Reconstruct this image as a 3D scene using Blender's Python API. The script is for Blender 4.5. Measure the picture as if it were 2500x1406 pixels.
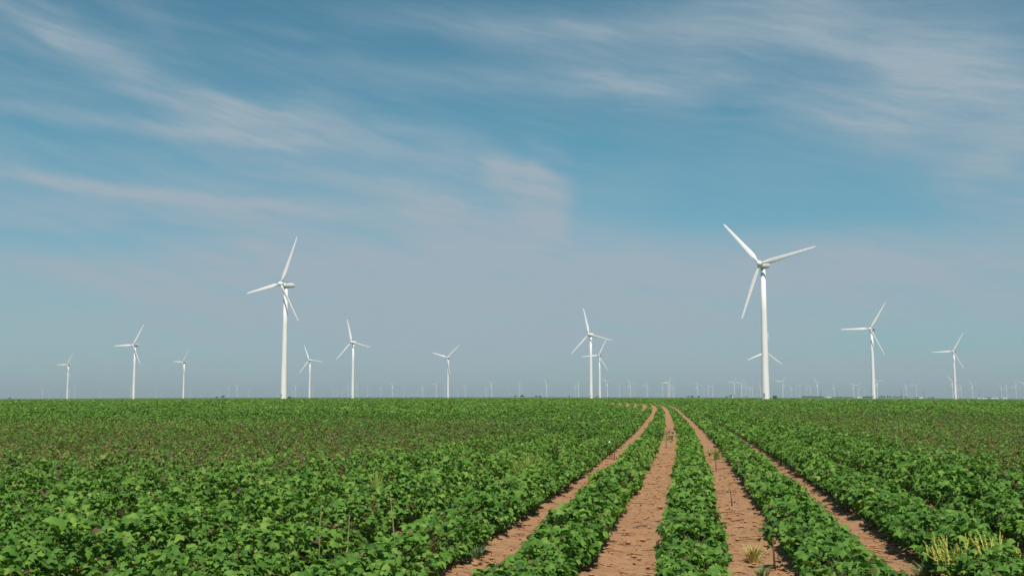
import bpy, math, random
import numpy as np
from mathutils import Matrix, Vector, Euler

for o in list(bpy.data.objects):
    bpy.data.objects.remove(o, do_unlink=True)
S = bpy.context.scene
COL = S.collection
R = math.radians
rng = np.random.default_rng(7)
random.seed(7)

# ------------------------------------------------------------------ camera
CAM_H = 1.25
PITCH = math.atan2(265.8, 2700.0)
cd = bpy.data.cameras.new('camera'); cam = bpy.data.objects.new('camera', cd); COL.objects.link(cam)
cam.location = (0, 0, CAM_H); cam.rotation_euler = (math.pi / 2 + PITCH, 0, 0)
cd.sensor_width = 36; cd.lens = 36 * 2700 / 2500; cd.clip_start = .05; cd.clip_end = 60000
S.camera = cam

# ------------------------------------------------------------------ view, sampling
S.view_settings.view_transform = 'Standard'; S.view_settings.look = 'None'
S.view_settings.exposure = 0.0; S.view_settings.gamma = 1.0; S.view_settings.use_curve_mapping = False
cy = S.cycles
cy.max_bounces = 6; cy.diffuse_bounces = 3; cy.glossy_bounces = 2; cy.transmission_bounces = 4
cy.volume_bounces = 0; cy.transparent_max_bounces = 8
cy.use_denoising = True
try:
    cy.denoiser = 'OPENIMAGEDENOISE'; cy.denoising_input_passes = 'RGB_ALBEDO_NORMAL'; cy.denoising_prefilter = 'ACCURATE'
except Exception: pass
cy.sample_clamp_indirect = 6.0

# ------------------------------------------------------------------ sun
SUN_EL, SUN_AZ = R(55), R(175)          # azimuth clockwise from the viewing direction (+Y)
sd = bpy.data.lights.new('sun', 'SUN'); sun = bpy.data.objects.new('sun', sd); COL.objects.link(sun)
sd.energy = 4.8; sd.angle = R(.5); sd.color = (1.0, .94, .84)
to_sun = Vector((math.sin(SUN_AZ) * math.cos(SUN_EL), math.cos(SUN_AZ) * math.cos(SUN_EL), math.sin(SUN_EL)))
sun.rotation_euler = to_sun.to_track_quat('Z', 'Y').to_euler()

# ------------------------------------------------------------------ node helper
class NG:
    def __init__(s, tree): s.t = tree; s.n = tree.nodes; s.l = tree.links
    def put(s, sock, v):
        if hasattr(v, 'is_linked') or isinstance(v, bpy.types.NodeSocket): s.l.new(v, sock)
        elif isinstance(v, (tuple, list)): sock.default_value = v if len(v) == len(sock.default_value) else tuple(v) + (1,)
        else: sock.default_value = v
    def m(s, op, a, b=0.0, c=0.0, clamp=False):
        n = s.n.new('ShaderNodeMath'); n.operation = op; n.use_clamp = clamp
        s.put(n.inputs[0], a); s.put(n.inputs[1], b); s.put(n.inputs[2], c); return n.outputs[0]
    def add(s, a, b): return s.m('ADD', a, b)
    def mul(s, a, b): return s.m('MULTIPLY', a, b)
    def sub(s, a, b): return s.m('SUBTRACT', a, b)
    def step(s, v, lo, hi, t0=0., t1=1.):
        n = s.n.new('ShaderNodeMapRange'); n.interpolation_type = 'SMOOTHSTEP'
        s.put(n.inputs[0], v); s.put(n.inputs[1], lo); s.put(n.inputs[2], hi); s.put(n.inputs[3], t0); s.put(n.inputs[4], t1)
        return n.outputs[0]
    def vec(s, x, y, z=0.0):
        n = s.n.new('ShaderNodeCombineXYZ'); s.put(n.inputs[0], x); s.put(n.inputs[1], y); s.put(n.inputs[2], z); return n.outputs[0]
    def noise(s, v, scale, detail=4., rough=.55, dist=0., col=False):
        n = s.n.new('ShaderNodeTexNoise'); s.l.new(v, n.inputs['Vector'])
        n.inputs['Scale'].default_value = scale; n.inputs['Detail'].default_value = detail
        n.inputs['Roughness'].default_value = rough; n.inputs['Distortion'].default_value = dist
        return n.outputs['Color' if col else 'Fac']
    def mix(s, f, a, b, mode='MIX'):
        n = s.n.new('ShaderNodeMix'); n.data_type = 'RGBA'; n.blend_type = mode
        s.put(n.inputs[0], f); s.put(n.inputs[6], a); s.put(n.inputs[7], b); return n.outputs[2]
    def ramp(s, f, stops):
        n = s.n.new('ShaderNodeValToRGB'); s.put(n.inputs[0], f); e = n.color_ramp.elements
        while len(e) < len(stops): e.new(.5)
        for i, (p, c) in enumerate(stops): e[i].position = p; e[i].color = tuple(c) + (1,)
        return n.outputs[0]

# ------------------------------------------------------------------ sky: Nishita plus cirrus, all in directions of the sky
W = bpy.data.worlds.new('World'); S.world = W; W.use_nodes = True
W.node_tree.nodes.clear(); g = NG(W.node_tree)
sky = g.n.new('ShaderNodeTexSky'); sky.sky_type = 'NISHITA'; sky.sun_disc = False
sky.sun_elevation = SUN_EL; sky.sun_rotation = SUN_AZ; sky.altitude = 1000; sky.air_density = 1.0; sky.dust_density = 1.2; sky.ozone_density = 1.0
tc = g.n.new('ShaderNodeTexCoord'); sp = g.n.new('ShaderNodeSeparateXYZ'); g.l.new(tc.outputs['Generated'], sp.inputs[0])
dx, dy, dz = sp.outputs
AZ = g.m('ARCTAN2', dx, dy); EL = g.m('ARCSINE', dz)             # azimuth and elevation, radians
base_v = g.vec(AZ, EL, 0.0)
wn = g.n.new('ShaderNodeSeparateXYZ'); g.l.new(g.noise(base_v, 5.0, 3., .5, col=True), wn.inputs[0])
wn2 = g.n.new('ShaderNodeSeparateXYZ'); g.l.new(g.noise(base_v, 22.0, 3., .55, col=True), wn2.inputs[0])
A1 = g.add(AZ, g.add(g.mul(g.sub(wn.outputs[0], .5), .06), g.mul(g.sub(wn2.outputs[0], .5), .020)))
E1 = g.add(EL, g.add(g.mul(g.sub(wn.outputs[1], .5), .022), g.mul(g.sub(wn2.outputs[1], .5), .009)))
# fine cirrus threads: strongly stretched along a gentle slope
def threads(slope, ka, ke, detail, rough):
    e = g.add(E1, g.mul(A1, slope))
    return g.noise(g.vec(g.mul(A1, ka), g.mul(e, ke), 1.7), 1.0, detail, rough)
TH = threads(.10, 3.2, 26., 7., .62)
TH2 = threads(.30, 7., 60., 5., .6)
BROAD = g.noise(g.vec(g.mul(A1, 2.0), g.mul(E1, 7.0), 4.0), 1.0, 4., .5)
def px(x, y): return math.atan((x - 1250) / 2700), math.atan((968 - y) / 2720)
def ridge(x0, y0, x1, y1, w, amp, soft=.25):
    a0, e0 = px(x0, y0); a1, e1 = px(x1, y1); L = math.hypot(a1 - a0, e1 - e0); ca, ce = (a1 - a0) / L, (e1 - e0) / L
    da, de = g.sub(A1, a0), g.sub(E1, e0)
    t = g.mul(g.add(g.mul(da, ca), g.mul(de, ce)), 1 / L)
    d = g.mul(g.sub(g.mul(da, ce), g.mul(de, ca)), 2700 / w)
    ga = g.m('POWER', 2.718, g.mul(g.mul(d, d), -1.0))
    return g.mul(g.mul(ga, amp), g.mul(g.step(t, -soft, soft), g.step(t, 1 + soft, 1 - soft)))
RID = [(-150, 5, 130, 120, 34, .34), (100, 105, 330, 225, 42, .40), (300, 215, 560, 320, 40, .36), (-60, 70, 180, 170, 16, .36), (150, 160, 420, 270, 30, .30), (-150, 150, 330, 215, 60, .16),
       (420, 262, 800, 283, 46, .46), (760, 275, 1130, 335, 26, .34), (1040, 330, 1260, 420, 46, .42), (440, 300, 1000, 335, 46, .40),
       (-200, 312, 360, 328, 20, .34), (330, 332, 720, 362, 17, .60), (660, 358, 1120, 400, 24, .30), (-150, 372, 330, 396, 22, .22), (280, 390, 620, 470, 26, .28),
       (-200, 458, 360, 486, 16, .36), (300, 484, 740, 508, 15, .52), (680, 505, 1050, 530, 24, .42), (1000, 520, 1300, 600, 46, .36), (560, 420, 1200, 470, 44, .30), (900, 470, 1250, 540, 40, .26),
       (1170, 388, 1330, 408, 26, .50), (1290, 402, 1392, 462, 30, .55), (1385, 450, 1350, 580, 46, .36), (1180, 410, 1330, 470, 44, .40), (1290, 460, 1340, 580, 60, .26), (1280, 330, 1400, 385, 16, .28), (1240, 430, 1370, 545, 62, .20),
       (1600, 70, 2050, 60, 100, .42), (1950, 80, 2600, 200, 140, .50), (2150, 230, 2600, 240, 90, .48), (1850, 260, 2250, 330, 50, .40), (1400, 200, 1850, 190, 40, .34), (1400, 90, 1800, 130, 80, .30), (1250, 130, 1700, 250, 70, .16),
       (860, 10, 1500, 70, 34, .36), (1150, 40, 1600, 40, 50, .24), (200, -30, 420, 130, 30, .18), (540, 60, 740, 84, 12, .20), (250, 50, 520, 90, 16, .12), (560, 130, 1000, 165, 30, .16), (1000, 160, 1600, 190, 36, .18),
       (2300, 500, 2650, 340, 60, .40), (2050, 590, 2620, 520, 50, .26), (2050, 340, 2500, 390, 50, .24), (-200, 580, 600, 570, 34, .20), (1500, 560, 2300, 640, 36, .20), (1450, 420, 2000, 440, 30, .08)]
tot = None
for r in RID:
    v = ridge(*r); tot = v if tot is None else g.add(tot, v)
tex = g.add(g.mul(TH, .75), g.mul(TH2, .45))
FIB = g.step(g.noise(g.vec(g.mul(A1, 9.), g.mul(g.add(E1, g.mul(A1, .22)), 110.), 8.), 1.0, 6., .65), .34, .74)
rid_c = g.mul(g.mul(g.mul(tot, .82), g.step(tex, .34, .82, .50, 1.30)), g.add(g.mul(FIB, .22), .88))
loose = g.add(g.mul(g.step(tex, .42, .84), g.mul(g.step(BROAD, .34, .62), .32)), g.mul(FIB, .07))
neg = None
for r in [(-250, 615, 450, 600, 46, .55), (1480, 535, 2500, 555, 60, .60), (2050, 838, 2750, 850, 24, .40), (1600, 430, 2300, 440, 70, .45), (-250, 370, 300, 376, 26, .4), (-250, 735, 350, 750, 40, .22), (300, 560, 620, 570, 16, .3)]:
    v = ridge(*r); neg = v if neg is None else g.add(neg, v)
veil = g.mul(g.mul(g.step(EL, .235, .085), g.step(BROAD, .30, .66, .66, .90)), g.add(g.mul(g.step(tex, .36, .80), .34), .80))
cloud = g.m('MINIMUM', g.mul(g.add(g.add(rid_c, loose), veil), g.sub(1.0, neg)), .92)
blue = g.mix(1.0, sky.outputs[0], g.mix(g.step(EL, .02, .26), (.41, .79, .83, 1), (.54, 1.03, .945, 1)), 'MULTIPLY')
white = g.mix(g.step(EL, .0, .35), (4.02, 4.85, 5.50, 1), (3.85, 4.85, 5.60, 1))
skyc = g.mix(cloud, blue, white)
bg = g.n.new('ShaderNodeBackground'); bg.inputs['Strength'].default_value = .09
g.l.new(skyc, bg.inputs['Color']); ow = g.n.new('ShaderNodeOutputWorld'); g.l.new(bg.outputs[0], ow.inputs['Surface'])

# ------------------------------------------------------------------ helpers
def tag(o, label=None, cat=None, group=None, kind=None):
    if label: o['label'] = label
    if cat: o['category'] = cat
    if group: o['group'] = group
    if kind: o['kind'] = kind
    return o
def empty(name, loc, rz=0.):
    o = bpy.data.objects.new(name, None); COL.objects.link(o); o.location = loc; o.rotation_euler = (0, 0, rz); o.empty_display_size = .3
    return o
class MB:
    """collects shapes, links them as one mesh object"""
    def __init__(s): s.v = []; s.f = []
    def loft(s, rings, cap=True):
        n = len(rings[0]); b = len(s.v)
        for r in rings: s.v += [tuple(p) for p in r]
        for i in range(len(rings) - 1):
            for j in range(n):
                s.f.append((b + i*n + j, b + i*n + (j+1) % n, b + (i+1)*n + (j+1) % n, b + (i+1)*n + j))
        if cap:
            s.f.append(tuple(b + j for j in range(n))[::-1]); s.f.append(tuple(b + (len(rings)-1)*n + j for j in range(n)))
        return s
    def tube(s, pts, rad, n=6, cap=True):
        pts = [Vector(p) for p in pts]; rings = []
        for i, p in enumerate(pts):
            d = (pts[min(i+1, len(pts)-1)] - pts[max(i-1, 0)]).normalized()
            a = d.cross(Vector((0, 0, 1)) if abs(d.z) < .9 else Vector((1, 0, 0))).normalized(); b = d.cross(a)
            r = rad[i] if isinstance(rad, (list, tuple)) else rad
            rings.append([p + (a*math.cos(t) + b*math.sin(t)) * r for t in [2*math.pi*k/n for k in range(n)]])
        return s.loft(rings, cap)
    def box(s, c, d, bev=0.):
        x, y, z = c; a, b, e = d[0]/2, d[1]/2, d[2]/2; k = min(bev, a, b)
        ring = lambda h, q: [(x-a+q, y-b, h), (x+a-q, y-b, h), (x+a, y-b+q, h), (x+a, y+b-q, h), (x+a-q, y+b, h), (x-a+q, y+b, h), (x-a, y+b-q, h), (x-a, y-b+q, h)] if q > 0 else \
            [(x-a, y-b, h), (x+a, y-b, h), (x+a, y+b, h), (x-a, y+b, h)]
        return s.loft([ring(z-e, k), ring(z+e, k)])
    def poly(s, vs, fs):
        b = len(s.v); s.v += [tuple(p) for p in vs]; s.f += [tuple(b + i for i in f) for f in fs]; return s
    def build(s, name, mat, parent=None, smooth=True):
        me = bpy.data.meshes.new(name); me.from_pydata(s.v, [], s.f); me.validate(); me.update()
        if smooth: me.polygons.foreach_set('use_smooth', [True] * len(me.polygons))
        me.materials.append(mat); o = bpy.data.objects.new(name, me); COL.objects.link(o)
        if parent: o.parent = parent
        return o
def copy_tree(o, parent=None):
    c = o.copy(); COL.objects.link(c)
    if parent: c.parent = parent; c.matrix_parent_inverse = o.matrix_parent_inverse.copy()
    for ch in o.children: copy_tree(ch, c)
    return c
def smooth(x, a, b):
    t = np.clip((np.asarray(x, float) - a) / (b - a), 0, 1); return t*t*(3 - 2*t)
def terr(X, Y):
    """the land falls very gently away on both sides of the track"""
    X = np.asarray(X, float); Y = np.asarray(Y, float)
    yq = np.sqrt(Y*Y + 2500.); return -.0070 * np.minimum(X*X/(yq*yq), .3) * yq + .36 * smooth(Y, 85, 185) * smooth(Y, 560, 260)
_lat = rng.random((256, 256))
def vnoise(x, y):
    x = np.asarray(x, float); y = np.asarray(y, float) + np.zeros_like(x)
    xi = np.floor(x).astype(int); yi = np.floor(y).astype(int); fx = x - xi; fy = y - yi
    fx = fx*fx*(3-2*fx); fy = fy*fy*(3-2*fy)
    q = lambda i, j: _lat[i & 255, j & 255]
    return (q(xi, yi)*(1-fx) + q(xi+1, yi)*fx)*(1-fy) + (q(xi, yi+1)*(1-fx) + q(xi+1, yi+1)*fx)*fy

def newmat(name):
    m = bpy.data.materials.new(name); m.use_nodes = True; m.node_tree.nodes.clear(); g = NG(m.node_tree)
    out = g.n.new('ShaderNodeOutputMaterial'); return m, g, out
def principled(g, out, col, rough=.6, spec=.3, normal=None):
    p = g.n.new('ShaderNodeBsdfPrincipled'); g.put(p.inputs['Base Color'], col); g.put(p.inputs['Roughness'], rough)
    p.inputs['Specular IOR Level'].default_value = spec
    if normal: g.l.new(normal, p.inputs['Normal'])
    if out: g.l.new(p.outputs[0], out.inputs['Surface'])
    return p
def plain(name, col, rough=.6, spec=.3, var=.12, scale=3.0):
    m, g, out = newmat(name); t = g.n.new('ShaderNodeTexCoord')
    n = g.noise(t.outputs['Object'], scale, 5., .6)
    c = g.mix(n, tuple(x*(1-var) for x in col), tuple(min(1, x*(1+var)) for x in col)); principled(g, out, c, rough, spec); return m
def foliage_mat(name, stops, transl=.28, rough=.55, spec=.25):
    m, g, out = newmat(name)
    at = g.n.new('ShaderNodeAttribute'); at.attribute_name = 'tint'
    c = g.ramp(at.outputs['Fac'], stops)
    t = g.n.new('ShaderNodeTexCoord'); n = g.noise(t.outputs['Object'], 60., 2., .5)
    c = g.mix(g.mul(n, .35), c, g.mix(1.0, c, (.55, .62, .5, 1), 'MULTIPLY'))
    p = principled(g, None, c, rough, spec)
    tr = g.n.new('ShaderNodeBsdfTranslucent'); g.l.new(g.mix(1.0, c, (1.25, 1.3, .6, 1), 'MULTIPLY'), tr.inputs['Color'])
    mx = g.n.new('ShaderNodeMixShader'); mx.inputs[0].default_value = transl
    g.l.new(p.outputs[0], mx.inputs[1]); g.l.new(tr.outputs[0], mx.inputs[2]); g.l.new(mx.outputs[0], out.inputs['Surface'])
    return m

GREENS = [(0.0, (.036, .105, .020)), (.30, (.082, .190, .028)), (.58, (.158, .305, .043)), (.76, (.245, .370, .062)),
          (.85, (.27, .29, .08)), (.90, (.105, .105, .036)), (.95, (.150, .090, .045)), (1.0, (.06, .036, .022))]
M_leaf = foliage_mat('cotton_leaf', GREENS)
M_pale_stem = plain('pale_stalk', (.34, .31, .13), .8, .1, .3, 40.)
M_stem = plain('plant_stem', (.13, .075, .035), .7, .2, .3, 20.)
M_gstem = plain('green_stem', (.12, .14, .04), .7, .2, .3, 20.)

# ------------------------------------------------------------------ crop rows: their course over the land
SP = .985
_k = np.array([-20., 0, 8, 22, 45, 90, 112, 132, 150, 178, 215, 260, 330, 900])
_s = np.array([.166, .166, .165, .154, .138, .134, .125, .110, .098, .070, .02, -.06, -.14, -.20])
_zz = np.linspace(-20, 900, 4601); _cx = np.concatenate([[0], np.cumsum(np.interp((_zz[1:] + _zz[:-1])/2, _k, _s) * np.diff(_zz))])
_cx += .735 - np.interp(7.7, _zz, _cx)
def furrow_x(Z): return np.interp(Z, _zz, _cx)              # the middle bare furrow
NAMED = {-2.5: 'L2', -1.5: 'L1', -.5: 'A', .5: 'B', 1.5: 'C', 2.5: 'D'}
RW = {-2.5: .35, -1.5: .325, -.5: .315, .5: .285, 1.5: .305, 2.5: .335}
RH = {-2.5: .385, -1.5: .345, -.5: .305, .5: .29, 1.5: .315, 2.5: .37}
def row_w(k): 
    o = np.full(k.shape, .335)
    for q, v in RW.items(): o[k == q] = v
    return o
def row_h(k):
    o = np.full(k.shape, .44)
    for q, v in RH.items(): o[k == q] = v
    return o
def thin_zone(k, X, Z):
    """patches where the crop is poorer, olive and browning"""
    n = vnoise(k*.11 + 31, Z*.035 + 7) - .5
    left = smooth(k + n*5, -2.5, -7) * smooth(Z + n*9, 9, 18) * smooth(Z + n*20, 58, 34)
    right = smooth(k + n*5, 3.5, 6.5) * smooth(Z + n*9, 8, 15) * smooth(Z + n*24, 95, 45) * smooth(k - Z*.36 + n*5, 8, 1)
    return np.clip(left + right*1.1, 0, 1)

# ------------------------------------------------------------------ ground
def soil_noise(x, y):
    return (vnoise(x*3.1, y*3.1) - .5)*.022 + (vnoise(x*7 + 5, y*13 + 9) - .5)*.022 + (vnoise(x*19 + 3, y*34) - .5)*.018 + np.maximum(vnoise(x*6.5+70, y*13) - .72, 0)*.09
def ground_z(X, Y):
    d = (X - furrow_x(Y)) / SP; near = smooth(Y, 70, 25)
    return terr(X, Y) + near * (-.018 - .022*np.cos(2*np.pi*d) + soil_noise(X, Y) * smooth(Y, 45, 14))
ys = list(np.arange(-14, 2.6, .8)); y = 2.6
while y < 32: ys.append(y); y += max(.022, .0045*y)
while y < 16000: ys.append(y); y *= 1.05
ys.append(16000.)
us = np.concatenate([np.linspace(-1.3, -.30, 26), np.arange(-.285, .47, .0042), np.linspace(.49, 1.3, 22)])
YY, UU = np.meshgrid(np.array(ys), us, indexing='ij'); XX = UU * np.maximum(YY, 6.0)
ZZ = ground_z(XX, YY)
nv, nu = YY.shape
def grid_mesh(name, V, nr, nc):
    me = bpy.data.meshes.new(name); me.vertices.add(len(V)); me.vertices.foreach_set('co', np.ascontiguousarray(V, np.float32).ravel())
    i = np.arange(nr*nc).reshape(nr, nc)
    q = np.stack([i[:-1, :-1], i[:-1, 1:], i[1:, 1:], i[1:, :-1]], -1).reshape(-1, 4)
    me.loops.add(q.size); me.loops.foreach_set('vertex_index', q.ravel().astype(np.int32))
    me.polygons.add(len(q)); me.polygons.foreach_set('loop_start', np.arange(0, q.size, 4, dtype=np.int32))
    me.update(calc_edges=True); me.polygons.foreach_set('use_smooth', np.ones(len(q), bool)); return me
gm = grid_mesh('ground', np.stack([XX, YY, ZZ], -1).reshape(-1, 3), nv, nu)
ground = bpy.data.objects.new('ground', gm); COL.objects.link(ground); tag(ground, kind='structure')
m, g, out = newmat('field_soil')
t = g.n.new('ShaderNodeTexCoord'); ob = t.outputs['Object']
s3 = g.n.new('ShaderNodeSeparateXYZ'); g.l.new(ob, s3.inputs[0])
n1 = g.noise(ob, 1.3, 6., .62); n2 = g.noise(ob, 16., 5., .65); n3 = g.noise(ob, 70., 3., .6)
streak = g.noise(g.vec(g.mul(s3.outputs[0], 5.), g.mul(s3.outputs[1], 22.), 0.), 1.0, 5., .6)
c = g.mix(n1, (.325, .176, .090), (.465, .266, .146))
c = g.mix(g.step(n2, .50, .70, 0, .75), c, (.25, .112, .056)); c = g.mix(g.step(n3, .60, .78, 0, .5), c, (.54, .33, .20))
c = g.mix(g.step(streak, .56, .72, 0, .75), c, (.19, .088, .048))
far_c = g.mix(g.noise(ob, .004, 4., .6), (.055, .115, .032), (.10, .13, .045))
c = g.mix(g.step(s3.outputs[1], 250., 420.), c, far_c)
bp = g.n.new('ShaderNodeBump'); bp.inputs['Strength'].default_value = 1.0; bp.inputs['Distance'].default_value = .03
g.l.new(g.add(g.mul(n2, .6), g.mul(n3, .5)), bp.inputs['Height'])
principled(g, out, c, .95, .1, bp.outputs[0]); gm.materials.append(m); M_soil = m

# ------------------------------------------------------------------ leaves
def T3(outline, cz):
    return outline
LOBED = np.array([(.36, 0, .05), (0, 0, 0), (-.12, .26, -.05), (.16, .52, -.12), (.36, .60, -.17), (.46, .26, -.05), (.72, .17, -.09), (1.0, 0, -.26),
                  (.72, -.17, -.09), (.46, -.26, -.05), (.36, -.60, -.17), (.16, -.52, -.12), (-.12, -.26, -.05)])
LOBED_T = [(0, i, i+1) for i in range(1, 12)] + [(0, 12, 1)]
MIDL = np.array([(0, 0, .03), (.32, .56, -.12), (.46, .24, -.03), (1.0, 0, -.22), (.46, -.24, -.03), (.32, -.56, -.12)])
MIDL_T = [(0, 2, 1), (0, 3, 2), (0, 4, 3), (0, 5, 4)]
CARD = np.array([(0, 0, .04), (.42, .46, -.10), (1.0, 0, -.14), (.42, -.46, -.10)])
CARD_T = [(0, 2, 1), (0, 3, 2)]
class Leaves:
    def __init__(s): s.V = []; s.T = []; s.t = []; s.n = 0
    def add(s, pos, nrm, dirv, size, tint, tv, tt):
        N = len(pos)
        if N == 0: return
        nrm = nrm / np.linalg.norm(nrm, axis=1, keepdims=True)
        d = dirv - (dirv*nrm).sum(1, keepdims=True)*nrm; d /= np.maximum(np.linalg.norm(d, axis=1, keepdims=True), 1e-6)
        w = np.cross(nrm, d)
        asp = .85 + .3*rng.random(N); curl = (.5 + 1.9*rng.random(N))*min(1., .2/float(np.mean(size)))
        v = (d[:, None]*tv[None, :, 0:1] + w[:, None]*tv[None, :, 1:2]*asp[:, None, None] + nrm[:, None]*tv[None, :, 2:3]*curl[:, None, None])
        v = v*size[:, None, None] + pos[:, None]
        tt = np.asarray(tt)
        s.V.append(v.reshape(-1, 3).astype(np.float32))
        s.T.append((tt[None] + (np.arange(N)*len(tv))[:, None, None] + s.n).reshape(-1, 3).astype(np.int32))
        s.t.append(np.repeat(tint, len(tt)).astype(np.float32)); s.n += N*len(tv)
    def build(s, name, mat, parent=None):
        V = np.concatenate(s.V); T = np.concatenate(s.T); t = np.concatenate(s.t)
        me = bpy.data.meshes.new(name); me.vertices.add(len(V)); me.vertices.foreach_set('co', V.ravel())
        me.loops.add(T.size); me.loops.foreach_set('vertex_index', T.ravel())
        me.polygons.add(len(T)); me.polygons.foreach_set('loop_start', np.arange(0, T.size, 3, dtype=np.int32))
        me.update(calc_edges=True)
        a = me.attributes.new('tint', 'FLOAT', 'FACE'); a.data.foreach_set('value', t)
        me.materials.append(mat); o = bpy.data.objects.new(name, me); COL.objects.link(o)
        if parent: o.parent = parent
        return o
buckets = {k: Leaves() for k in NAMED}; REST = Leaves()

def envelope(k, Z):
    X0 = furrow_x(Z) + k*SP
    th = thin_zone(k, X0, Z)
    plant = vnoise(Z/.21 + k*17.3, k*3.7) - .5; lump = vnoise(Z/.9 + k*7.1, k*1.3 + 50) - .5; big = vnoise(Z/7 + k*.4, k*.3 + 90) - .5
    H = row_h(k) * (1 + .34*plant + .30*lump + .20*big) * (1 - .10*th)
    Wd = row_w(k) * (1 + .50*(vnoise(Z/.24 + k*9.1, k*2.2 + 11) - .5) + .30*(vnoise(Z/1.1 + k*5, k + 31) - .5)) * (1 - .06*th)
    op = smooth(Z, 75, 110)*smooth(k, -9, -6.5)*smooth(k, 4, 2)*smooth(Z, 260, 200)      # the rows stay open where they bend away
    return X0, H*(1 - .30*op)*(1 - .18*smooth(Z, 180, 420)), Wd*(1 - .45*op), th

def crop_band(z0, z1, dens, size, tv, tt, margin, surf):
    kmax = int((.58*z1 + margin)/SP) + 3
    klo, khi = -kmax - int(max(0, float(furrow_x(z1)))/SP) - 2, kmax
    ks = np.arange(klo, khi) + .5
    N = int(len(ks) * (z1 - z0) * dens)
    k = rng.choice(ks, N); Z = rng.uniform(z0, z1, N)
    X0 = furrow_x(Z) + k*SP
    keep = np.abs(X0) < .56*Z + margin; k, Z = k[keep], Z[keep]; N = len(k)
    X0, H, Wd, th = envelope(k, Z)
    keep = rng.random(N) > th*.55; k, Z, X0, H, Wd, th = [a[keep] for a in (k, Z, X0, H, Wd, th)]; N = len(k)
    u = rng.uniform(-1, 1, N); u = np.sign(u)*np.abs(u)**.85
    top = H*(1 - .58*np.abs(u)**2.3)
    onsurf = rng.random(N) < surf
    depth = np.where(onsurf, np.abs(rng.normal(0, .045, N)), (top - .10)*rng.random(N)**.9)
    lat0 = u*Wd; hole = vnoise(Z/.12 + k*31.7, lat0/.12 + k*7.3 + 40); hole2 = vnoise(Z/.34 + k*13.1, lat0/.30 + k*5.9 + 80)
    depth = depth + (.28*smooth(hole, .50, .22) + (.20 + .10*th)*smooth(hole2, .44, .20)) * rng.uniform(.4, 1.2, N)
    z = np.maximum(np.minimum(top - depth, 9), .05 + .05*rng.random(N))
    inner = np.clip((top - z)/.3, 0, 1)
    shrink = 1 - .35*smooth(z, .22, .03)
    lat = u*Wd*shrink
    X = X0 + lat; Y = Z + rng.normal(0, .03, N)
    side = np.abs(u)**2 * np.sign(u)
    wob = .55*min(1., .13/size)                 # broad far clumps lie flatter
    nrm = np.stack([side*.9*(.4 + inner)*wob/.55 + rng.normal(0, wob, N), rng.normal(-.12*wob/.55, wob, N), .95 + 0*X], 1)
    az = rng.uniform(0, 2*np.pi, N)
    dirv = np.stack([np.cos(az) + side*1.1, np.sin(az) - .25, -.35*wob/.55 + 0*X], 1)
    sz = size * np.clip(rng.lognormal(-.04, .33, N), .4, 1.9) * (1 - .28*th)
    gz = terr(X, Y)
    pos = np.stack([X, Y, gz + z], 1) - dirv/np.linalg.norm(dirv, axis=1, keepdims=True)*sz[:, None]*.4
    patch = vnoise(k*.23 + 3, Z*.12) - .5
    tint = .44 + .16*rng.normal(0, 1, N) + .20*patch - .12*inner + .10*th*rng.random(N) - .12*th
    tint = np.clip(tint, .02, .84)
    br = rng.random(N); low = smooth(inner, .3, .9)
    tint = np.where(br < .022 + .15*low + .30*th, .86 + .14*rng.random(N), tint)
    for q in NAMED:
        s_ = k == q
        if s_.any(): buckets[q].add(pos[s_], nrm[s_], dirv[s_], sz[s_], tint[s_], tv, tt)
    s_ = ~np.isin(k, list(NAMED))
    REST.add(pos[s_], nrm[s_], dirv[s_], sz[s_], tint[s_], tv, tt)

crop_band(2.2, 10, 1500, .045, LOBED, LOBED_T, 2.5, .50)
crop_band(10, 18, 1250, .051, LOBED, LOBED_T, 2.5, .50)
crop_band(18, 30, 900, .061, MIDL, MIDL_T, 3.0, .55)
zb = [30, 42, 56, 75, 100, 135, 180, 240, 330, 450, 620, 820]
for a, b in zip(zb[:-1], zb[1:]):
    sz = max(.070, .0018*a); d = 2.6/sz**2 * (1. if a < 75 else .6)
    crop_band(a, b, d, sz, CARD, CARD_T, 5.0, .75 if a < 75 else .9)

ROWLAB = {-2.5: 'closed cotton row second left of the leftmost clear bare furrow', -1.5: 'bushy cotton row bordering the left bare furrow on its left side',
          -.5: 'narrow low cotton row between the left bare furrow and the middle one', .5: 'narrowest cotton row running to the bottom edge between middle and right bare furrows',
          1.5: 'cotton row between the wide right furrow and the shaded strip beside the yellow weeds', 2.5: 'dense cotton row behind the yellow flowering weeds at lower right'}
def stems_for(k, z1):
    mb = MB(); z = 2.4 + random.random()*.1
    while z < z1:
        kk = np.array([k]); X0, H, Wd, th = envelope(kk, np.array([z]))
        x = float(X0[0]) + random.gauss(0, .03); h = float(H[0])*.85; gz = float(ground_z(np.array([x]), np.array([z]))[0]) - .02
        lx, ly = random.gauss(0, .05), random.gauss(0, .05)
        mb.tube([(x, z, gz), (x + lx*.5, z + ly*.5, gz + h*.5), (x + lx, z + ly, gz + h)], [.0075, .006, .003], 4, False)
        for q in range(3):
            a = random.random()*6.28; hh = random.uniform(.25, .8)*h; r = float(Wd[0])*random.uniform(.5, .9)
            mb.tube([(x + lx*hh/h, z + ly*hh/h, gz + hh), (x + math.cos(a)*r*.6, z + math.sin(a)*.12, gz + hh + .05), (x + math.cos(a)*r, z + math.sin(a)*.2, gz + hh + .08)], [.004, .003, .002], 3, False)
        z += random.uniform(.11, .21)
    return mb
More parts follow.
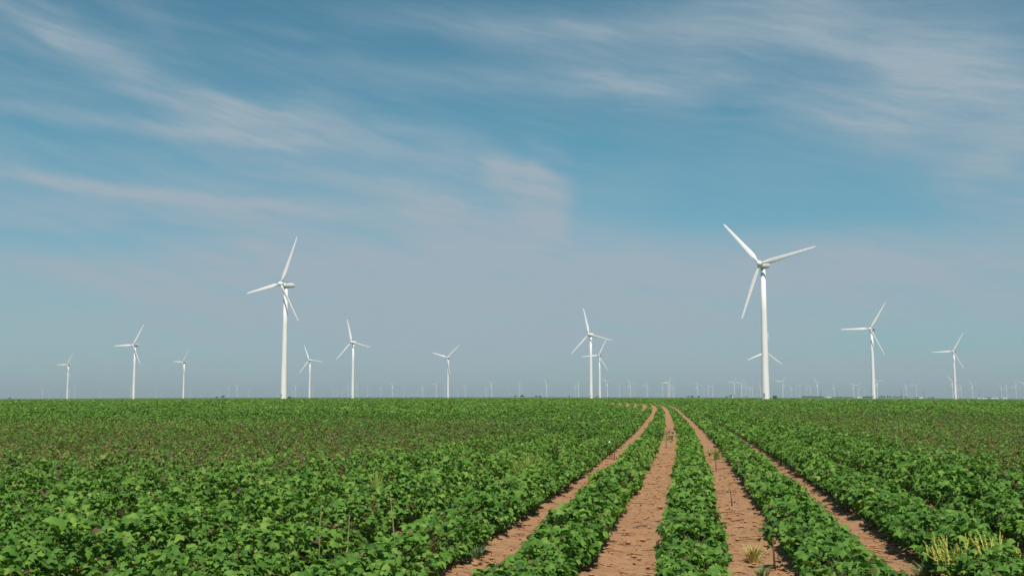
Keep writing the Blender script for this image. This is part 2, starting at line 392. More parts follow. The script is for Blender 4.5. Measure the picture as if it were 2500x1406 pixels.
for k in NAMED:
    z0 = 5.0; r = empty('cotton_row', (float(furrow_x(z0) + k*SP), z0, 0)); tag(r, ROWLAB[k], 'crop row', 'cotton rows beside the bare furrows')
    loc = Vector(r.location)
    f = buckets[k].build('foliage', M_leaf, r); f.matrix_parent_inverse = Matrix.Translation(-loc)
    st = stems_for(k, 26).build('stalk', M_stem, r); st.matrix_parent_inverse = Matrix.Translation(-loc); st['kind'] = 'stuff'
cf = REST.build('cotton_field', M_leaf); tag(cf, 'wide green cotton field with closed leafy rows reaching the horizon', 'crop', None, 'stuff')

# ------------------------------------------------------------------ litter and clods on the bare furrows
def furrow_pts(n, z0, z1, wid=.42, ks=(-2, -1, 0, 1, 2)):
    Z = z0*(z1/z0)**rng.random(n); k = rng.choice(np.array(ks), n)
    X = furrow_x(Z) + k*SP + rng.uniform(-wid, wid, n); return X, Z, ground_z(X, Z)
def sticks(n, mat, name, label, lo, hi):
    mb = MB()
    X, Y, Zg = furrow_pts(n, 4.0, 26., .50)
    for x, y, z in zip(X, Y, Zg):
        L = random.uniform(lo, hi)*(1 + y*.03); a = random.gauss(0, .5) + (math.pi if random.random() < .5 else 0); r = random.uniform(.0012, .0030)*(1 + y*.03)
        p = []
        for i in range(4):
            s_ = i/3 - .5; b = a + s_*random.gauss(0, 1.2)
            p.append((x + math.cos(b)*L*s_, y + math.sin(b)*L*s_, z + .006 + random.random()*.012 + .02*(.25 - s_*s_)))
        mb.tube(p, [r, r*1.1, r, r*.6], 4, False)
    o = mb.build(name, mat); tag(o, label, 'plant litter', None, 'stuff')
M_drk = plain('dark_twig', (.10, .058, .034), .9, .1, .4, 15.); M_pale = plain('dry_straw', (.42, .28, .16), .85, .1, .3, 15.)
sticks(1150, M_drk, 'dark_twig_litter', 'dark broken twigs scattered over the bare soil furrows', .03, .15)
sticks(420, M_pale, 'pale_straw_litter', 'pale dry stalk pieces scattered over the bare soil furrows', .05, .17)
M_clod = plain('soil_clod', (.38, .19, .098), .95, .05, .25, 30.)
mb = MB(); X, Y, Zg = furrow_pts(4200, 3.6, 24., .50)
ICO = [(0, 0, 1), (.9, 0, .3), (.28, .85, .35), (-.72, .53, .3), (-.72, -.53, .35), (.28, -.85, .3), (0, 0, -.6)]
ICOF = [(0, 1, 2), (0, 2, 3), (0, 3, 4), (0, 4, 5), (0, 5, 1), (6, 2, 1), (6, 3, 2), (6, 4, 3), (6, 5, 4), (6, 1, 5)]
for x, y, z in zip(X, Y, Zg):
    r = random.uniform(.006, .022)*(1 + .02*y) * (1.6 if random.random() < .06 else 1)
    sc = [r*random.uniform(.7, 1.4) for _ in range(3)]; sc[2] *= .6
    mb.poly([(x + p[0]*sc[0]*random.uniform(.7, 1.2), y + p[1]*sc[1]*random.uniform(.7, 1.2), z + .3*sc[2] + p[2]*sc[2]) for p in ICO], ICOF)
tag(mb.build('soil_clods', M_clod, None, False), 'small reddish brown soil crumbs strewn over the bare furrows', 'soil', None, 'stuff')
lv = Leaves(); X, Y, Zg = furrow_pts(420, 4, 26, .52); n = len(X)
lv.add(np.stack([X, Y, Zg + .012], 1), np.stack([rng.normal(0, .35, n), rng.normal(0, .35, n), np.ones(n)], 1), rng.normal(0, 1, (n, 3)), rng.uniform(.02, .05, n), rng.uniform(.88, 1, n), MIDL, MIDL_T)
tag(lv.build('fallen_leaf_litter', M_leaf), 'dry brown fallen leaves lying on the bare soil furrows', 'plant litter', None, 'stuff')

# ------------------------------------------------------------------ single plants and weeds in the furrows
CP, SN = math.cos(PITCH), math.sin(PITCH)
def on_ground(x, y):
    d = ((x - 1250)/2700, CP - (703 - y)/2700*SN, SN + (703 - y)/2700*CP); t = CAM_H/-d[2]
    for _ in range(4):
        X, Y = d[0]*t, d[1]*t; t = (CAM_H - float(ground_z(np.array([X]), np.array([Y]))[0]))/-d[2]
    X, Y = d[0]*t, d[1]*t
    return X, Y, float(ground_z(np.array([X]), np.array([Y]))[0])
def cotton_plant(x, y, h, w, nleaf, label, bolls=0, orange=0, bare=.35, lsize=.09):
    X, Y, Z = on_ground(x, y); r = empty('cotton_plant', (X, Y, Z)); tag(r, label, 'plant', 'single cotton plants standing in the bare furrows')
    mb = MB(); lx = random.gauss(0, .03)
    lsize *= .72; nleaf = int(nleaf*1.3); main = [(0, 0, -.03), (lx*.4, 0, h*.4), (lx, .01, h*.95)]
    mb.tube(main, [.009, .007, .003], 6)
    tips = []
    for i in range(max(4, nleaf//4)):
        a = random.random()*6.28; hh = h*random.uniform(bare, .9); rr = w*random.uniform(.5, 1)
        p0 = (lx*hh/h, 0, hh); p2 = (math.cos(a)*rr, math.sin(a)*rr, hh + random.uniform(.02, .10)*h/.4); p1 = ((p0[0]+p2[0])/2, (p0[1]+p2[1])/2, (p0[2]+p2[2])/2 + .01)
        mb.tube([p0, p1, p2], [.004, .003, .002], 4, False); tips.append(p2)
    tips.append((lx, 0, h))
    mb.build('stem', M_stem, r)
    L = Leaves(); n = nleaf
    T = np.array([random.choice(tips) for _ in range(n)]) + rng.normal(0, .035, (n, 3)); T[:, 2] = np.maximum(T[:, 2], .05)
    tint = np.clip(rng.normal(.28, .14, n), .03, .7)
    if orange: tint[:orange] = .96
    L.add(T, np.stack([rng.normal(0, .5, n), rng.normal(-.25, .45, n), np.ones(n)*.9], 1), np.concatenate([T[:, :2] + rng.normal(0, .05, (n, 2)), np.full((n, 1), -.06)], 1), rng.uniform(.6, 1.15, n)*lsize, tint, LOBED, LOBED_T)
    L.build('foliage', M_leaf, r)
    for i in range(bolls):
        p = random.choice(tips); b = MB(); 
        rings = [[(p[0] + math.cos(t)*q*(1 + .18*math.cos(4*t)), p[1] - .03 + math.sin(t)*q*(1 + .18*math.cos(4*t)), p[2] - .04 + zz) for t in [k*math.pi/5 for k in range(10)]] for q, zz in ((.006, -.022), (.020, -.012), (.024, .002), (.017, .016), (.005, .022))]
        b.loft(rings); b.build('boll', M_boll, r)
    return r
M_boll = plain('cotton_boll', (.8, .78, .74), .9, .1, .05, 40.)
cotton_plant(1892, 1392, .34, .13, 20, 'nearly bare cotton plant with brown stem and an orange dead leaf in right furrow', 0, 1, .55)
cotton_plant(1626, 1094, .50, .26, 60, 'bushy dark cotton plant with a white boll alone in the middle furrow', 1, 0, .3)
cotton_plant(1615, 1033, .42, .25, 30, 'small distant cotton plant in the middle furrow beyond the bushy one', 1, 0, .3)
cotton_plant(1500, 1122, .45, .17, 26, 'leggy cotton plant with open leaves at the edge of left furrow', 1, 0, .3)
cotton_plant(1748, 1144, .38, .13, 14, 'thin cotton sprout in the right furrow below the yellow green weed', 0, 0, .5, .07)
cotton_plant(1788, 1238, .20, .06, 7, 'tiny thin seedling with a straight bare stem in the right furrow', 0, 0, .7, .05)

M_dry = plain('dry_grass', (.50, .44, .16), .7, .2, .3, 8.); M_grass = plain('green_grass', (.09, .17, .05), .6, .3, .35, 8.); M_yel = plain('yellow_green_weed', (.22, .29, .06), .7, .2, .3, 14.)
def grass(x, y, n, h, spread, mat, label, name='grass_tuft', cat='grass'):
    X, Y, Z = on_ground(x, y); mb = MB()
    for _ in range(n):
        a = random.random()*6.28; s_ = spread*random.random()**.7; L = h*random.uniform(.5, 1.1); w = random.uniform(.0022, .0045)
        b = (math.cos(a)*s_*.25, math.sin(a)*s_*.25, -.01); t = (math.cos(a)*s_*1.1, math.sin(a)*s_*1.1, L); c_ = (math.cos(a)*s_*.55, math.sin(a)*s_*.55, L*.65)
        px_, py_ = -math.sin(a)*w, math.cos(a)*w
        if random.random() < .5: px_, py_ = w, 0
        mb.poly([(b[0]-px_, b[1]-py_, b[2]), (b[0]+px_, b[1]+py_, b[2]), (c_[0]+px_*.8, c_[1]+py_*.8, c_[2]), t, (c_[0]-px_*.8, c_[1]-py_*.8, c_[2])], [(0, 1, 2, 4), (4, 2, 3)])
    o = mb.build(name, mat); o.location = (X, Y, Z); tag(o, label, cat, 'grass and weeds in the furrows'); return o
grass(1840, 1372, 150, .14, .13, M_dry, 'dry yellowish grass tuft on bare soil left of the bare stemmed plant')
grass(1750, 1122, 110, .26, .16, M_yel, 'rounded yellow green weed beside the row right of the right furrow', 'weed', 'weed')
grass(1862, 1404, 40, .09, .13, M_grass, 'small low green weed at the bottom of the right furrow', 'weed', 'weed')
grass(2268, 1409, 150, .10, .24, M_grass, 'spreading green grass left of the yellow flowering weeds')
grass(1160, 1372, 70, .10, .16, M_grass, 'green grass blades in the shade beside the left furrow')
grass(858, 1398, 130, .16, .22, M_grass, 'green grass clump in a gap between leafy rows at lower left')

M_spike = plain('flower_spike', (.46, .46, .10), .8, .1, .3, 60.)
def spike(parent, p0, p1, r, name='flower_spike'):
    p0 = Vector(p0); p1 = Vector(p1); n = 9; pts = []; rad = []
    for i in range(n):
        t = i/(n-1); p = p0.lerp(p1, t) + Vector((random.gauss(0, .0025), random.gauss(0, .0025), 0)); pts.append(p); rad.append(r*(1 - .65*t)*random.uniform(.75, 1.25))
    mb = MB(); mb.tube(pts, rad, 7)
    d = (p1 - p0)
    for i in range(int(d.length/.004)):                      # knobbly seed clusters
        t = random.random(); p = p0.lerp(p1, t); a = random.random()*6.28; rr = r*(1 - .6*t); q = random.uniform(.002, .0042)
        c_ = p + Vector((math.cos(a)*rr, math.sin(a)*rr, random.gauss(0, .002)))
        mb.poly([c_ + Vector(v)*q for v in ICO], ICOF)
    return mb.build(name, M_spike, parent, False)
def pigweed(x, y, h, w, nbr, label):
    X, Y, Z = on_ground(x, y); r = empty('flowering_weed', (X, Y, Z)); tag(r, label, 'weed', 'yellow flowering weeds')
    st = MB(); st.tube([(0, 0, -.03), (.01, 0, h*.5), (0, 0, h*.8)], [.007, .005, .003], 6)
    L = Leaves(); lp = []
    for i in range(nbr):
        a = 6.28*i/nbr + random.uniform(-.4, .4); b = Vector((random.gauss(0, .01), random.gauss(0, .01), h*random.uniform(.05, .4))); q = random.uniform(.35, 1)
        e = Vector((math.cos(a)*w*q, math.sin(a)*w*.8*q, h*random.uniform(.62, 1.0))); m_ = b.lerp(e, .40) + Vector((0, 0, -.015))
        st.tube([b, m_, e], [.004, .003, .001], 4, False); spike(r, m_.lerp(e, .25), e, .0055)
        for _ in range(3):                                    # short side spikes along the branch
            p = m_.lerp(e, random.uniform(.1, .75)); d = Vector((math.cos(a + random.choice((-1, 1))*.9)*.35, math.sin(a)*.3, 1)).normalized()*random.uniform(.05, .10)
            spike(r, p, p + d, .0045)
        for _ in range(16): lp.append(b.lerp(m_, random.uniform(.1, 1.3)) + Vector((random.gauss(0, .022), random.gauss(0, .022), random.gauss(0, .015))))
    st.build('stem', M_gstem, r); n = len(lp)
    L.add(np.array([tuple(p) for p in lp]), np.stack([rng.normal(0, .5, n), rng.normal(-.2, .5, n), np.ones(n)], 1), rng.normal(0, 1, (n, 3)), rng.uniform(.02, .045, n), np.clip(rng.normal(.66, .1, n), .3, .84), CARD, CARD_T)
    L.build('foliage', M_leaf, r); return r
pigweed(2335, 1434, .35, .27, 18, 'flowering weed with many yellow spikes, left one at the lower right corner')
pigweed(2436, 1462, .40, .20, 13, 'flowering weed with yellow spikes, right one at the lower right corner')
def stalk(x, y, h, lean, label):
    X, Y, Z = on_ground(x, y); r = empty('seed_stalk', (X, Y, Z)); tag(r, label, 'weed', 'single pale seed stalks among the cotton')
    MB().tube([(0, 0, -.02), (lean*.15, 0, h*.3), (lean*.4, 0, h*.62)], [.005, .004, .003], 5).build('stem', M_gstem, r)
    q = spike(r, (lean*.4, 0, h*.6), (lean, 0, h), .0038); q.data.materials[0] = M_pale_stem; return r
stalk(968, 1455, .66, -.05, 'tall pale seed stalk rising from leaves left of the left furrow')
stalk(776, 1480, .62, .01, 'yellow seed stalk upright at the bottom edge left of centre')
stalk(842, 1490, .55, .02, 'short yellow seed stalk just right of the taller one at bottom edge')
stalk(1212, 1440, .24, -.01, 'thin yellow stalk in the left bare furrow at the bottom edge')
grass(1288, 1186, 320, .47, .55, M_yel, 'tall yellow green weed bush standing out of the closed rows', 'weed', 'weed')
grass(920, 1240, 60, .46, .16, M_yel, 'small bright yellow weed top poking from the left field', 'weed', 'weed')

# ------------------------------------------------------------------ wind turbines
m, g, out = newmat('turbine_paint'); t = g.n.new('ShaderNodeTexCoord'); s3 = g.n.new('ShaderNodeSeparateXYZ'); g.l.new(t.outputs['Object'], s3.inputs[0])
n = g.noise(g.vec(g.mul(s3.outputs[0], 2.), g.mul(s3.outputs[1], 2.), g.mul(s3.outputs[2], .12)), 1.0, 5., .6)
principled(g, out, g.mix(g.step(n, .35, .75), (.86, .795, .79), (.75, .695, .685)), .42, .4); M_white = m
M_grey = plain('turbine_grey', (.30, .31, .31), .6, .3, .1, 1.)
H, OV, BL, TILT = 69., 4.2, 30.3, R(5)
def wind_turbine():
    r = empty('wind_turbine', (0, 0, 0))
    prof = [(-6, 2.02), (0, 1.95), (22, 1.70), (45, 1.45), (H - 2.0, 1.20)]
    MB().loft([[(q*math.cos(a), q*math.sin(a), z) for a in [2*math.pi*k/36 for k in range(36)]] for z, q in prof]).build('tower', M_white, r)
    d = MB().box((0, -1.97, 2.3), (1.0, .18, 2.2), .08); d.build('door', M_grey, r, False)
    MB().loft([[(q*math.cos(a), q*math.sin(a), z) for a in [2*math.pi*k/28 for k in range(28)]] for z, q in ((H - 2.0, 1.34), (H - 1.5, 1.34))]).build('yaw_ring', M_grey, r)
    nb = MB(); rings = []
    for y, rx, rz, zc in ((-2.55, 1.25, 1.25, 0), (-2.3, 1.5, 1.5, 0), (-1.0, 1.68, 1.66, 0), (1.5, 1.72, 1.68, 0), (4.0, 1.62, 1.52, .06), (5.6, 1.40, 1.25, .14), (6.3, 1.15, .95, .2), (6.6, .8, .65, .22)):
        ring = []
        for k in range(28):
            a = 2*math.pi*k/28; cx, sz = math.cos(a), math.sin(a); e = .72
            ring.append((rx*math.copysign(abs(cx)**e, cx), y, H + zc + rz*math.copysign(abs(sz)**e, sz)))
        rings.append(ring)
    nac = nb.loft(rings).build('nacelle', M_white, r)
    for y in (1.0, 2.6, 4.1): MB().box((0, y, H + 1.72 - .05*max(0, y - 2)), (1.5, .9, .34), .3).build('roof_vent', M_white, nac)
    MB().tube([(.3, 5.4, H + 1.2), (.3, 5.4, H + 2.5)], .05, 6).build('wind_sensor', M_grey, nac)
    hb = MB(); rings = []
    for y, q in ((1.5, 1.15), (1.2, 1.32), (.2, 1.48), (-.6, 1.42), (-1.2, 1.15), (-1.6, .75), (-1.78, .3)):
        rings.append([(q*math.cos(a), y, q*math.sin(a)) for a in [2*math.pi*k/28 for k in range(28)]])
    hub = hb.loft(rings).build('hub', M_white, r)
    secs = [(.9, 1.15, 1.10, 0.), (2.4, 1.15, 1.05, 2), (4.0, 1.75, .82, 16), (6.0, 2.45, .60, 15), (8.0, 2.40, .50, 12), (12, 2.05, .38, 8), (17, 1.70, .29, 5), (22, 1.38, .22, 3), (26, 1.12, .17, 2), (28.6, .92, .13, 1), (29.7, .70, .10, 1), (BL, .30, .05, 1)]
    rings = []
    for x, ch, th, tw in secs:
        a0 = R(tw + 6); ring = []
        for k in range(16):
            a = 2*math.pi*k/16; c_ = math.cos(a)*ch/2 - (ch - 1.15)*.18; q = math.sin(a)*th/2*(1 - .25*math.cos(a))
            ring.append((x, q*math.cos(a0) - c_*math.sin(a0) - .012*x, c_*math.cos(a0) + q*math.sin(a0)))
        rings.append(ring)
    bl = MB().loft(rings).build('blade', M_white, hub)
    for k in (1, 2):
        b = bl.copy(); COL.objects.link(b); b.parent = hub
    return r
def pose(r, X, Y, yaw, ph):
    r.location = (X, Y, float(terr(X, Y))); r.rotation_euler = (0, 0, -R(yaw))
    hub = [c for c in r.children if c.name.startswith('hub')][0]
    hub.matrix_basis = Matrix.Translation((0, -OV*math.cos(TILT), H + OV*math.sin(TILT))) @ Matrix.Rotation(-TILT, 4, 'X') @ Matrix.Rotation(-R(ph), 4, 'Y')
    for i, b in enumerate(hub.children): b.matrix_basis = Matrix.Rotation(-R(120*i), 4, 'Y')
MAIN = [(-911.9, 2278.4, 28, 59, 'small white wind turbine, first clear one at the left edge of photo'),
        (-491.1, 1441.8, 22, 61, 'mid sized white wind turbine between the two small ones at far left'),
        (-634.9, 2146.5, 38, 56, 'small white wind turbine left of the tall turbine with its nacelle seen sideways'),
        (-137.3, 668.3, 36, 68, 'tall white wind turbine with its long nacelle seen sideways, left of centre'),
        (-372.8, 2045.6, 18, 113, 'small white wind turbine just right of the tall left turbine'),
        (-198.0, 1380.3, 26, 106, 'mid sized white wind turbine second to the right of the tall left turbine'),
        (-110.8, 1922.4, 22, 43, 'lone white wind turbine in the middle with blades spread like a Y'),
        (86.3, 1211.5, 32, 105, 'mid sized white wind turbine with a smaller turbine close at its right'),
        (144.1, 1822.9, 26, 64, 'small white wind turbine touching the right blade of the larger one beside it'),
        (129.3, 566.0, 36, 12, 'tallest white wind turbine, on the right beside a dark green box'),
        (387.9, 1692.0, 8, 82, 'white wind turbine mostly hidden behind the tower of the tallest turbine'),
        (358.8, 1102.1, 38, 59, 'mid sized white wind turbine standing right of the tallest turbine'),
        (649.4, 1627.3, 38, 61, 'small white wind turbine, the rightmost of the clear white ones')]
proto = wind_turbine()
for i, (X, Y, yaw, ph, lab) in enumerate(MAIN):
    o = proto if i == 0 else copy_tree(proto)
    pose(o, X, Y, yaw, ph); tag(o, lab, 'wind turbine', 'large clear wind turbines')
def far_spot(x, hy, hgt):
    u = (x - 1250)/2700; Y = 3000.
    for _ in range(40):
        z = float(terr(u*Y, Y)) + hgt; dyv = (703 - hy)/2700; mm = (SN + dyv*CP)/(CP - dyv*SN); Y = (z - CAM_H)/mm
    return u*Y/(CP + .098*SN), Y
FAR = [(103.7, 949, 10), (117.5, 954, 80), (169, 949.5, 60), (182.5, 947.7, 50), (244, 949, 45), (318.2, 947.7, 40), (380, 950, 62), (464, 948.5, 60), (529.7, 952, 90), (557.3, 947.7, 50), (579, 943.9, 25), (606.2, 951, 95),
       (677, 955, 40), (714, 952, 100), (721.6, 943, 30), (764, 949, 88), (812.6, 949, 92), (821, 951, 15), (835, 949, 55), (850, 943.6, 90), (872, 943.6, 105), (897, 948, 70), (930, 947, 95), (958, 939, 30), (986, 949, 10), (1018, 952, 35), (1030, 946, 80), (1033.6, 947, 110), (1065, 938, 60), (1086, 946, 90),
       (1117.6, 950, 0), (1135.6, 942.4, 90), (1175.6, 953, 75), (1185, 948, 100), (1188.6, 948, 40), (1200.4, 935.4, 25), (1243, 950, 20), (1269, 939, 85), (1275.4, 949, 45), (1324, 952, 5), (1334.4, 934, 0), (1364, 953, 50), (1392.6, 955, 85), (1404.6, 944, 85), (1412.4, 938, 95),
       (1482.6, 932.4, 20), (1512.4, 944.4, 102), (1539, 937, 0), (1548.6, 952, 115), (1580, 941, 64), (1618, 944, 85), (1631.5, 934, 65), (1635.6, 934.4, 55), (1641.6, 945, 110), (1646.4, 946, 0), (1703.3, 941, 2), (1718, 949, 80), (1729.7, 944.5, 110), (1740, 943, 60), (1792.8, 932.7, 62), (1810.8, 934.9, 55), (1821.6, 942.8, 104), (1831, 947.6, 30), (1837, 945, 90), (1857.6, 944, 0),
       (1911.6, 931.5, 55), (1924, 953.6, 90), (1932.5, 945, 5), (1945, 949, 75), (1953, 941.6, 40), (1970, 946, 100), (1979.5, 944, 25), (1996.8, 935.6, 10), (2016.7, 953.6, 50), (2029, 956, 10), (2037, 944, 0), (2084.4, 941.6, 8), (2096.4, 940.4, 50), (2111, 951, 110),
       (2142.4, 931.6, 15), (2213, 943, 5), (2237.4, 942, 40), (2326.4, 931, 12), (2339.4, 946, 100), (2347.4, 943.6, 10), (2375, 940, 10), (2445, 944, 5), (2458.6, 945, 100), (2481, 942, 88), (2504, 938, 30)]
ORD = ['nearest', 'second', 'third', 'fourth', 'fifth', 'sixth', 'seventh', 'eighth', 'ninth', 'tenth', 'eleventh', 'twelfth', 'thirteenth', 'fourteenth', 'fifteenth', 'sixteenth', 'seventeenth', 'eighteenth', 'nineteenth', 'twentieth', 'twenty first']
ANCH = [(0, 'the left photo edge'), (164, 'the first clear turbine at left edge'), (326, 'the mid sized far left turbine'), (447, 'the clear turbine before the tall left one'), (692, 'the tall left turbine'), (755.6, 'the small turbine beside the tall left one'), (860, 'the clear turbine second from the tall left one'), (1093, 'the lone Y bladed middle turbine'), (1464, 'the clear pair right of centre'), (1870, 'the tallest turbine'), (2133, 'the mid sized turbine right of tallest'), (2332, 'the rightmost clear turbine')]
def where(x, cnt):
    a = max([q for q in ANCH if q[0] <= x], key=lambda q: q[0]); cnt[a[1]] = cnt.get(a[1], -1) + 1
    return ORD[min(cnt[a[1]], 20)] + ' right of ' + a[1]
cnt = {}
for x, hy, ph in FAR:
    o = copy_tree(proto); X, Y = far_spot(x, hy, H); pose(o, X, Y, 26 + random.gauss(0, 7), ph)
    tag(o, 'faint hazy turbine, ' + where(x, cnt), 'wind turbine', 'faint far turbines along the horizon')

# ------------------------------------------------------------------ transformer boxes by the two tall turbines
M_box = plain('dark_green_paint', (.035, .075, .045), .5, .4, .15, 2.)
def tbox(X, Y, w, h, label):
    r = empty('transformer_box', (X, Y, float(terr(X, Y)))); tag(r, label, 'utility box', 'green transformer boxes')
    MB().box((-w*.26, 0, h/2 - .2), (w*.44, 1.2, h + .4), .05).build('cabinet', M_box, r, False)
    MB().box((w*.24, .1, h*.47 - .2), (w*.48, 1.3, h*.94 + .4), .05).build('cabinet', M_box, r, False)
    MB().box((0, 0, h + .05), (w*1.04, 1.4, .1), .05).build('lid', M_box, r, False)
tbox(134.4, 568, 1.85, 2.1, 'dark green utility box beside the foot of the tallest turbine')
tbox(-133.6, 668, 1.9, 1.35, 'low dark green utility box beside the foot of the tall left turbine')

# ------------------------------------------------------------------ far pylons, trees and sheds
M_pyl = plain('galvanised_steel', (.30, .32, .34), .6, .4, .1, .5)
def pylon_mesh():
    mb = MB(); Hh = 36.; b, w = 3.6, .8
    cs = ((-1, -1), (1, -1), (1, 1), (-1, 1)); wid = lambda z: b + (w - b)*min(1, z/26.)
    for sx, sy in cs: mb.tube([(sx*b, sy*b, -2), (sx*w, sy*w, 26), (sx*.35, sy*.35, Hh)], [.34, .28, .2], 4)
    lv = [0, 7, 13, 18, 22, 26]
    for z0, z1 in zip(lv[:-1], lv[1:]):
        for i in range(4):
            (a, c_), (d, e) = cs[i], cs[(i+1) % 4]; q0, q1 = wid(z0), wid(z1)
            mb.tube([(a*q0, c_*q0, z0), (d*q1, e*q1, z1)], .14, 3); mb.tube([(d*q0, e*q0, z0), (a*q1, c_*q1, z1)], .14, 3)
    for z, L in ((24, 6.5), (28.5, 5.2), (33, 4.0)):
        mb.tube([(-L, 0, z), (0, 0, z + .9), (L, 0, z)], [.12, .3, .12], 4); mb.tube([(-L, 0, z), (L, 0, z)], .16, 4)
        for sx in (-1, 1): mb.tube([(sx*L, 0, z), (sx*L, 0, z - 1.8)], .12, 4)
    return mb
PYL = [(115, 956), (151.6, 956), (477.7, 958), (508, 957), (625.4, 956), (759.6, 962), (1045.8, 956), (1195, 955), (1198.5, 953), (1299, 953), (1329, 959), (1422, 955), (1588, 957), (1596, 951), (1695.6, 951), (1799.5, 950), (1805, 949), (2002.8, 950), (2043.6, 952), (2092, 960), (2200.6, 948), (2255.6, 953), (2392, 946), (2442, 955)]
pp = None; cnt = {}
for x, ty in PYL:
    if pp is None: o = pp = pylon_mesh().build('transmission_pylon', M_pyl, None, False)
    else: o = pp.copy(); COL.objects.link(o)
    X, Y = far_spot(x, ty, 36.); o.location = (X, Y, float(terr(X, Y))); o.rotation_euler = (0, 0, R(20 + random.gauss(0, 15)))
    tag(o, 'faint grey lattice pylon, ' + where(x, cnt), 'pylon', 'faint lattice pylons along the horizon')
M_tree = foliage_mat('tree_leaf', [(0, (.018, .038, .020)), (.5, (.040, .075, .040)), (1, (.07, .115, .055))], .15); M_bark = plain('bark', (.08, .06, .045), .9, .1, .2, 2.)
def tree(kind):
    r = empty('tree', (0, 0, 0)); MB().tube([(0, 0, -1), (.1, 0, 1.8), (0, .1, 4.2)], [.32, .24, .1], 7).build('trunk', M_bark, r)
    L = Leaves(); n = 420; cl = rng.normal(0, 1, (11, 3)); cl /= np.linalg.norm(cl, axis=1, keepdims=True)
    ax = np.array({0: (2.9, 2.9, 2.2), 1: (1.5, 1.5, 3.1), 2: (4.2, 4.2, 1.9)}[kind]); zc = {0: 4.0, 1: 4.0, 2: 2.6}[kind]
    c_ = cl*ax*.62*rng.uniform(.5, 1.1, (11, 1)) + (0, 0, zc); i = rng.integers(0, 11, n)
    p = c_[i] + rng.normal(0, 1, (n, 3))*ax*.26; p[:, 2] = np.maximum(p[:, 2], .4); nn = p - (0, 0, zc - 1) + rng.normal(0, .8, (n, 3))
    L.add(p, nn, rng.normal(0, 1, (n, 3)), rng.uniform(.5, 1.0, n), np.clip(rng.normal(.5, .2, n), 0, 1), MIDL, MIDL_T); L.build('crown', M_tree, r); return r
tp = {k: tree(k) for k in (0, 1, 2)}; used = set()
def put_tree(x, kind, hpx, dist, label, group):
    o = tp[kind] if kind not in used else copy_tree(tp[kind]); used.add(kind)
    u = (x - 1250)/2700; X = u*dist; s_ = hpx/2700*dist / {0: 6.6, 1: 7.6, 2: 4.6}[kind]
    o.location = (X, dist, float(terr(X, dist))); o.scale = (s_*random.uniform(.9, 1.25), s_, s_); o.rotation_euler = (0, 0, random.random()*6.28); tag(o, label, 'tree', group)
bcnt = {}
for x, h, k in ((30, 4, 2), (533, 4, 2), (548, 6, 2), (709, 3.5, 2), (1258, 6, 0), (1274, 6.5, 2), (1309, 4.5, 2), (1318, 4.5, 2), (1390, 5.5, 1), (1457, 5, 0), (1678, 5, 0), (1687, 5, 2), (1703, 5, 2), (1771, 4, 2), (1820, 4.5, 0)):
    put_tree(x, k, h, 2600, 'dark horizon bush, ' + where(x, bcnt), 'dark bushes on the horizon')
for i, x in enumerate((1779.6, 1783.5, 1789.5)): put_tree(x, 1, 8, 2700, 'dark narrow tree, ' + ('leftmost', 'middle one', 'rightmost')[i] + ' of three left of the tallest turbine', 'three narrow trees')
NW = ['first', 'second', 'third', 'fourth', 'fifth', 'sixth', 'seventh', 'eighth', 'ninth', 'tenth', 'eleventh', 'twelfth']
def belt(xs, k, h, dist, name):
    for i, x in enumerate(xs): put_tree(x, k, h*random.uniform(.85, 1.15), dist, 'tree in %s, %s from left' % (name, NW[i]), name)
belt(np.linspace(1957, 2004, 10), 2, 4.6, 3300, 'the dark belt right of the tallest turbine')
belt(np.linspace(2031, 2078, 9), 2, 3.6, 3800, 'the low belt left of the mid sized right turbine')
belt(np.linspace(2106, 2130, 5), 2, 5.0, 3000, 'the clump at foot of the mid sized right turbine')
belt((2142, 2148, 2154, 2163, 2169, 2178.5, 2184, 2189.5, 2196, 2207), 0, 6.2, 2900, 'the spaced row right of the mid sized turbine')
belt((2230, 2235, 2241), 0, 5.0, 3000, 'the trio by the single white shed')
belt((2263, 2272), 2, 3.8, 3000, 'the low pair right of the single white shed')
belt((2380, 2386, 2393, 2400, 2407, 2414), 0, 5.4, 3100, 'the clump behind the long white sheds')
M_shed = plain('white_sheet_metal', (.74, .74, .73), .5, .4, .06, .5); M_roof = plain('pale_roof_sheet', (.62, .62, .62), .45, .4, .06, .5)
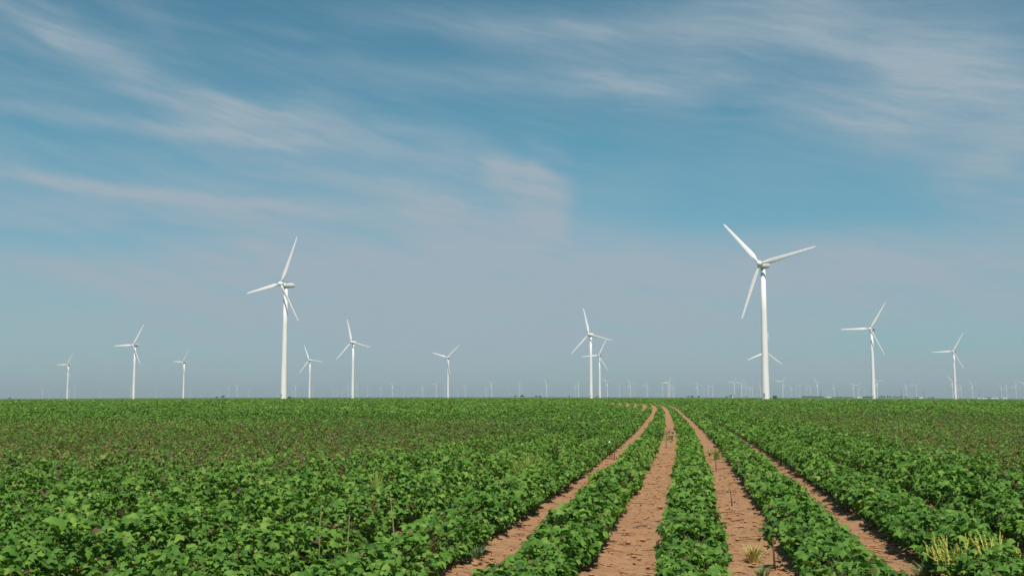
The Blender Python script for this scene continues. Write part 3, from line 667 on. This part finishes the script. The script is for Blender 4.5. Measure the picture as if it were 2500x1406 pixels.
def shed(x, wpx, hpx, dist, label):
    X = (x - 1250)/2700*dist; w = wpx/2700*dist; h = hpx/2700*dist; z = float(terr(X, dist)); r = empty('farm_shed', (X, dist, z)); tag(r, label, 'building', 'white farm sheds far off')
    d = w*.7; e = h*.68
    MB().box((0, 0, e/2 - .5), (w, d, e + 1)).build('wall', M_shed, r, False)
    o_ = .3; MB().poly([(-w/2-o_, -d/2-o_, e), (w/2+o_, -d/2-o_, e), (w/2+o_, 0, h), (-w/2-o_, 0, h), (-w/2-o_, d/2+o_, e), (w/2+o_, d/2+o_, e)], [(0, 1, 2, 3), (3, 2, 5, 4), (0, 3, 4), (1, 5, 2), (0, 4, 5, 1)]).build('roof', M_roof, r, False)
    MB().box((w*.1, -d/2 - .05, e*.38), (w*.22, .12, e*.72)).build('door', M_grey, r, False)
for a in ((1786, 5, 4.5, 2750, 'small white shed among the three narrow trees'), (2019, 9, 3.2, 2900, 'low white shed between the two dark tree belts'), (2093, 11, 3.0, 3000, 'white shed left of the mid sized right turbine'),
          (2243, 9, 3.6, 2850, 'single white shed in front of the trio of trees'), (2384, 9, 3.4, 2900, 'white shed below the tree clump, left end of the long sheds'), (2396, 11, 3.2, 2950, 'white shed below the tree clump, right end of the long sheds'), (2420, 18, 2.6, 3100, 'long low white shed right of the tree clump'), (2446, 11, 3.0, 2900, 'rightmost white shed near the right photo edge')):
    shed(*a)

# ------------------------------------------------------------------ the hazy air
hz = MB().box((0, 7900, 22), (42400, 16500, 168)).build('haze', bpy.data.materials.new('haze'), None, False); tag(hz, kind='stuff')
m = hz.data.materials[0]; m.use_nodes = True; m.node_tree.nodes.clear(); g = NG(m.node_tree); out = g.n.new('ShaderNodeOutputMaterial')
pv = g.n.new('ShaderNodeVolumePrincipled'); pv.inputs['Color'].default_value = (.60, .72, .77, 1); pv.inputs['Density'].default_value = 1.1e-4; pv.inputs['Anisotropy'].default_value = 0.0
g.l.new(pv.outputs[0], out.inputs['Volume'])
try: m.cycles.homogeneous_volume = True
except Exception: pass
